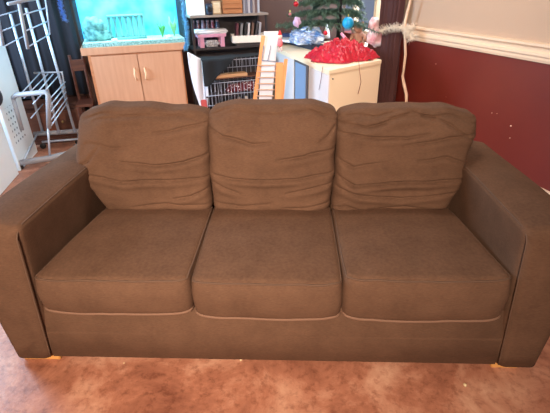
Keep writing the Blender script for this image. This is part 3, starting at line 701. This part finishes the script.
for a, b in (((264, 45), (262, 60)), ((271, 45), (268, 60)), ((262, 60), (277, 61))):
    obj('strap', T([at(*a, y=YC-.02)+Vector((0, -.02, 0)), at(*b, y=YC-.04)+Vector((0, -.02, 0))], .004, 6), mat('grey_strap', (130, 135, 150), .6), t, True, world=True)
# small red and white figure hanging from the chair top
p = at(280, 44, y=YC-.06)
t = thing('figurine', 'small pink and white figurine on top of the folded chair', 'figurine', p)
bm = lathe(bmesh.new(), [(.012, -.02), (.022, -.01), (.020, .02), (.012, .04)], 14); obj('body', bm, mat('pink_figure', (225, 120, 130), .6), t, True)
obj('head', ball(bmesh.new(), (0, 0, .055), .019), mat('pale_face', (240, 215, 205), .6), t, True)
obj('hat', lathe(bmesh.new(), [(.018, .066), (.012, .08), (.002, .10)], 12), mat('red_hat', (200, 40, 50), .7), t, True)
for s in (-1, 1): obj('leg', T([(s*.008, 0, -.02), (s*.012, -.004, -.055)], .006), mat('pale_leg', (235, 200, 195), .6), t, True)

# =================================================================== CORNER UNIT, TREE, THINGS ON TOP
UC = mat('cream_laminate', (252, 232, 202), .45)
t = thing('corner_unit', 'cream laminate corner unit in front of the window', 'cabinet', W(1.09, 1.77), ROT)
poly = [(0, 0), (.60, .24), (.63, .60), (1.06, 1.24), (1.06, 1.60), (.06, 1.60)]
inp = [(x*.985+.01, y*.985+.012) for x, y in poly]
obj('carcass', prism(bmesh.new(), inp, .0, .772), UC, t)
obj('top', prism(bmesh.new(), poly, .7725, .80), UC, t)
dl = mat('dark_grey_lock', (70, 66, 70), .6)  # plain dark grey for the small lock
# blue grey panel set in the left face
def leftface(y0, y1, z0, z1, d=.006, nm='side_panel', m=None, par=None):
    sl = .06/1.40
    bm = bmesh.new(); pts = [(sl*y0-d+.010, y0), (sl*y1-d+.010, y1), (sl*y1+.012, y1), (sl*y0+.012, y0)]
    return obj(nm, prism(bm, pts, z0, z1), m, par or t)
fr = leftface(.44, .80, .02, .765, .010, 'panel_frame', mat('dark_panel_edge', (96, 92, 98), .5))
leftface(.49, .76, .02, .75, .013, 'blue_panel', mat('blue_grey_panel', (128, 158, 196), .4), fr)
leftface(.01, .42, .02, .76, .008, 'white_panel', mat('white_laminate', (226, 220, 222), .45))
leftface(.82, 1.58, .02, .76, .008, 'white_panel', mat('white_laminate2', (226, 220, 222), .45))
obj('lock', ball(bmesh.new(), (.035, .004, .735), (.006, .006, .006), 8), dl, t)
# green Christmas tree on the unit
tb = at(338, 45, z=.80)
t = thing('christmas_tree', 'green artificial Christmas tree with black trunk on the cream unit', 'christmas tree', tb)
obj('trunk', T([(0, 0, .01), (0, 0, 1.15)], .024, 10), mat('black_trunk', (24, 22, 26), .5), t, True)
obj('stand', lathe(bmesh.new(), [(.11, 0), (.10, .02), (.03, .04), (.02, .06)], 18), mat('dark_stand', (30, 40, 34), .6), t, True)
NE = [mat('green_needles', (88, 114, 96), .6), mat('frosted_needles', (120, 150, 128), .6)]
for tier in range(7):
    bm = bmesh.new(); z0 = .16+.10*tier; R0 = .80-.10*tier; nb_ = 17-tier
    for k in range(nb_):
        a = 6.283*k/nb_+tier*.7+R_.uniform(-.1, .1); L = R0*R_.uniform(.85, 1.08)
        d = Vector((math.cos(a), math.sin(a), 0))
        while (tb+d*(L+.05)).dot(UX) > 2.06 or (tb+d*(L+.05)).dot(VX) > 3.5: L *= .9; P = [Vector((0, 0, z0+.06)), d*L*.5+Vector((0, 0, z0+.05)), d*L+Vector((0, 0, z0-.02))]
        for s in range(3):   # side twigs
            if s == 0: pth = P
            else:
                sd = Vector((-d.y, d.x, 0))*(1 if s == 1 else -1); pth = [P[1], P[1]+(d+sd*.8)*L*.25, P[1]+(d+sd)*L*.4-Vector((0, 0, .03))]
            tube(bm, pth, .003, 4)
            for i in range(230):
                f_ = R_.random()*2; q0 = pth[int(f_)].lerp(pth[int(f_)+1], f_-int(f_)); dd = Vector((R_.gauss(0, 1), R_.gauss(0, 1), R_.gauss(0, .8))).normalized()*.04
                s_ = dd.cross(Vector((0, 0, 1))).normalized()*.003
                bm.faces.new([bm.verts.new(x) for x in (q0-s_, q0+s_, q0+dd)])
    bad = [v for v in bm.verts if (tb+v.co).dot(UX) > 2.06 or (tb+v.co).dot(VX) > 3.55 or (v.co.z < .03)]
    bmesh.ops.delete(bm, geom=bad, context='VERTS')
    obj('branches', bm, NE[0], t)
def bauble(name, lb, px, py, y, r, col, rough=.15, metal=.6):
    p = at(px, py, y=y); t = thing(name, lb, 'bauble', p); obj('ball', ball(bmesh.new(), (0, 0, 0), r, 22), mat(name+'_shell', col, rough, metal), t, True)
    obj('hanger', T([(0, 0, r), (0, 0, r+.02)], .003, 6), mat('gold_cap', (200, 170, 90), .3, .8), t)
bauble('bauble', 'small red bauble just above the red satin cloth', 325.5, 33, 2.72, .019, (200, 40, 55), .25, .2)
bauble('bauble', 'large sky blue ball beside the tree trunk', 348, 23, 3.0, .052, (20, 160, 220), .4, 0)
bauble('bauble', 'red bauble hanging high left in the tree', 296, 4, 3.0, .024, (180, 24, 40), .25, .3)
bauble('bauble', 'small pink bauble low in the tree, left of the red one by the cloth', 290, 14, 3.0, .013, (210, 120, 120), .3, .2)
# red satin cloth draped on the unit corner
RS = mat('red_satin', (178, 16, 46), .36, sheen=.2, spec=.6)
cc = at(341, 59, z=.80)
e1 = (at(379, 58, z=.80)-at(304, 62, z=.80)); 
def f(s, t_):
    a = s*6.283; edge = .305+.035*math.sin(3*a+1)+.018*math.sin(7*a)+.005*math.sin(13*a+2); r = edge*t_
    hgt = .115*max(0, 1-t_**1.5)**.9 + .02*(1-t_*.6)*abs(math.sin(a*3+5*t_+1.5*math.sin(2*a)))+.005*math.sin(a*11+t_*9)*t_ + .006
    p = Vector((math.cos(a)*r*1.0, math.sin(a)*r*.80, 0)); q = cc+p+VX*.02; hgt += .05*abs(noise.noise(p*12))*(1-t_**4)+.05*(.4-abs(noise.noise(p*17+Vector((9, 0, 0)))))*(1-t_**6)-.012+.016*noise.noise(p*60); q.z = .803+max(.004, hgt)
    lx, ly = q.dot(UX)-1.09, q.dot(VX)-1.77; dl = -(lx-.043*ly)+.004; df = .371*lx-.928*ly+.004
    if dl > 0: q += UX*(dl-.010-.004*math.sin(ly*40)); q.z -= max(0, dl)
    if df > 0: q += (VX*.928-UX*.371)*(df-.012-.004*math.sin(lx*40)); q.z -= max(0, df)
    return q
bm = bmesh.new(); nu, nv = 220, 60; g = [[bm.verts.new(f(i/nu, .02+.98*j/nv)) for j in range(nv+1)] for i in range(nu)]
g2 = [[bm.verts.new(g[i][j].co-Vector((0, 0, .003))) for j in range(nv+1)] for i in range(nu)]
for i in range(nu):
    k = (i+1) % nu
    for j in range(nv): bm.faces.new((g[i][j], g[k][j], g[k][j+1], g[i][j+1])); bm.faces.new((g2[i][j+1], g2[k][j+1], g2[k][j], g2[i][j]))
    bm.faces.new((g[i][nv], g[k][nv], g2[k][nv], g2[i][nv])); bm.faces.new((g[i][0], g2[i][0], g2[k][0], g[k][0]))
o = tag(obj('red_satin_cloth', bm, RS, None, True), 'crumpled shiny red satin cloth heaped on the cream unit', 'cloth'); origin(o, (cc.x, cc.y, .80))
# two dark cords hanging over the unit faces
CO = mat('dark_red_cord', (130, 50, 50), .6)
for pts, lb in ((((323, 66), (322, 72), (321, 79), (319, 90)), 'thin dark cord hanging down the white left face of the unit'), (((358.5, 58), (359.5, 70), (361, 82), (358, 94)), 'thin red cord hanging down the cream front face of the unit')):
    if pts[0][0] < 340: P = [at(x, y, u=1.088) for x, y in pts]
    else:
        nn = (UX*(-.386)+VX*.922); base_ = W(1.09, 1.77)-nn*.006
        P = []
        for x, y in pts: r = ray(x, y); k = (base_-CAMP).dot(nn)/r.dot(nn); P.append(CAMP+r*k)
    o = tag(obj('cord', T(P, .0022, 6), CO, None, True), lb, 'cord'); origin(o, P[-1])
# things on the unit, left of the tree
def topbox(name, lb, cat, px, py, sx, sy, sz, m, rz, z=.8005, bev=.003):
    p = at(px, py, z=z); o = tag(obj(name, B(-sx/2, -sy/2, 0, sx/2, sy/2, sz, bev=bev), m), lb, cat); o.location = p; o.rotation_euler = (0, 0, rz); return o
NV = mat('navy_edge_tray', (38, 46, 66), .5)
pa, pb = at(289, 47, z=.80), at(322, 51, z=.80)
topbox('dark_tray', 'long dark navy tray along the left top edge of the unit', 'tray', 303, 46, .14, .62, .045, NV, ROT+.08, bev=.006)
topbox('white_board', 'white flat board lying behind the folded chair on the unit', 'board', 290, 40, .30, .35, .02, mat('white_gloss_board', (240, 244, 248), .3), ROT+.3, z=.8460)
topbox('blue_book', 'dark blue hardback lying on the white board', 'book', 293, 36.5, .12, .24, .03, mat('blue_cover', (44, 74, 130), .4), ROT+.9, z=.8665)
SB = mat('silver_blue_film', (90, 140, 205), .25, .3, col2=(220, 230, 245), vscale=16)
p = at(307, 40, z=.87)
bm = bmesh.new(); k = bmesh.ops.create_icosphere(bm, subdivisions=5, radius=1)
for v in k['verts']:
    q = v.co.copy(); fo = 1+.28*abs(noise.noise(Vector((q.x*2.2+q.z*3, q.y*5, q.z*1.2))))+.20*noise.noise(q*1.7)+.10*abs(noise.noise(q*6)); v.co = Vector((q.x*.15*fo, q.y*.20*fo, max(-.06, q.z*.085*fo)))
o = tag(obj('foil_bag', bm, SB, None, False), 'crumpled silver blue foil bag lying on the unit beneath the tree', 'bag'); o.location = p + Vector((.0, .0, .03)); o.rotation_euler = (0, 0, ROT)
bm = bmesh.new(); lumpy(bm, (0, 0, 0), (.032, .03, .045), 2); o = tag(obj('lilac_bow', bm, mat('lilac_ribbon', (200, 170, 205), .3), None, True), 'lilac ribbon bow on the foil bag', 'bow'); o.location = at(297, 22, y=2.86)
p = at(327, 39, z=.8)
t = thing('white_cone', 'small white cone ornament behind the red bauble', 'ornament', (p.x, p.y+.10, .80)); obj('cone', lathe(bmesh.new(), [(.045, 0), (.028, .08), (.004, .16)], 18), mat('white_cone_card', (240, 240, 244), .5), t, True)
# soft toys right of the trunk
def toy(lb, px, py, z, col, s, seed):
    p = at(px, py, z=z); t = thing('soft_toy', lb, 'soft toy', (p.x, p.y, .80)); m = mat('plush', col, .95, bump=.5, bscale=120)
    bm = bmesh.new(); lumpy(bm, (0, 0, .06*s), (.06*s, .05*s, .06*s), seed); obj('body', bm, m, t, True)
    obj('head', ball(bmesh.new(), (.0, -.02*s, .15*s), (.045*s, .042*s, .042*s), 16), m, t, True)
    for k in (-1, 1): obj('ear', ball(bmesh.new(), (k*.035*s, -.01*s, .19*s), .016*s, 10), m, t, True)
    for k in (-1, 1): obj('arm', T([(k*.05*s, -.01*s, .09*s), (k*.07*s, -.05*s, .05*s)], [.018*s, .014*s]), m, t, True)
    for k in (-1, 1): obj('leg', T([(k*.03*s, -.03*s, .02*s), (k*.045*s, -.09*s, .02*s)], [.022*s, .018*s]), m, t, True)
toy('tan brown soft toy sitting right of the tree trunk', 357, 45, .80, (176, 128, 104), 1.1, 3)
p = at(374, 47, z=.8005); bm = bmesh.new(); lumpy(bm, (0, 0, .10), (.075, .07, .09), 4); lumpy(bm, (-.02, .02, .20), (.055, .05, .07), 6); lumpy(bm, (.03, .0, .05), (.07, .06, .045), 2)
o = tag(obj('fabric_bundle', bm, mat('white_pink_fabric', (240, 226, 224), .7, col2=(214, 120, 130), vscale=14), None, True), 'crumpled white and pink fabric bundle between tree and curtain', 'bundle'); o.location = p
o = tag(obj('pink_ribbon', T([at(341, 33, y=2.75), at(345, 38, y=2.74), at(349, 43, y=2.72), at(358, 46, y=2.7)], [.010, .014, .014, .006], 10), mat('pink_satin', (240, 150, 175), .3), None, True), 'pink satin ribbon curling beside the tree trunk', 'ribbon'); origin(o, at(349, 45, y=2.72))
k0 = at(369, 44, z=.808); YK = k0.y
o = tag(obj('curved_ornament', T([k0, at(370, 36, y=YK), at(373, 30, y=YK), at(377, 27, y=YK)], .008, 10), mat('red_candy', (190, 36, 60), .4), None, True), 'red curved ornament in front of the white soft toy', 'ornament'); origin(o, k0)

# =================================================================== CURTAIN BY THE WINDOW
CM = mat('plum_curtain_cloth', (72, 36, 34), .8, sheen=.2)
def f(s, t_):
    z = .02+2.28*t_; tie = math.exp(-((z-1.05)/.35)**2)
    v0 = 2.40+.0*s; w_ = .42*(1-.10*tie); v = 2.56+(s-.5)*w_
    return W(2.10+.022*math.sin(s*5.5*6.283)+.008*math.sin(s*12*6.283+z*2), v, z)
t = thing('plum_curtain', 'dark plum curtain at the window, tied with white tinsel', 'curtain', W(2.10, 2.56, 0), ROT)
obj('fabric', sheet(bmesh.new(), f, 90, 20, .004), CM, t, True, world=True)
obj('curtain_pole', T([W(2.10, 2.25, 2.34), W(2.10, 3.62, 2.34)], .014), mat('pale_pole', (200, 180, 150), .4), t, True, world=True)
# cream scarf hanging down next to it
P = [(414, -20), (410.5, 0), (405, 22), (405, 30), (405.5, 55), (403.5, 72), (402.5, 76), (404, 84), (406.5, 95), (406, 112)]
pts = [at(x, y, u=2.075) for x, y in P]
o = tag(obj('cream_scarf', T(pts, [.012, .010, .014, .012, .012, .010, .012, .015, .014, .012], 10), mat('cream_cloth', (232, 200, 172), .8), None, True), 'twisted cream cloth strip hanging down the edge of the plum curtain', 'cloth'); origin(o, pts[-1])
tinsel('tinsel_tie', 'white tinsel tied around the plum curtain', [at(x, y, u=2.05) for x, y in ((380, 31), (387, 29), (394, 27), (402, 27), (408, 32), (411, 40), (409, 30), (414, 26))], 1, (248, 236, 218), 700, ln=.055, metal=.2)
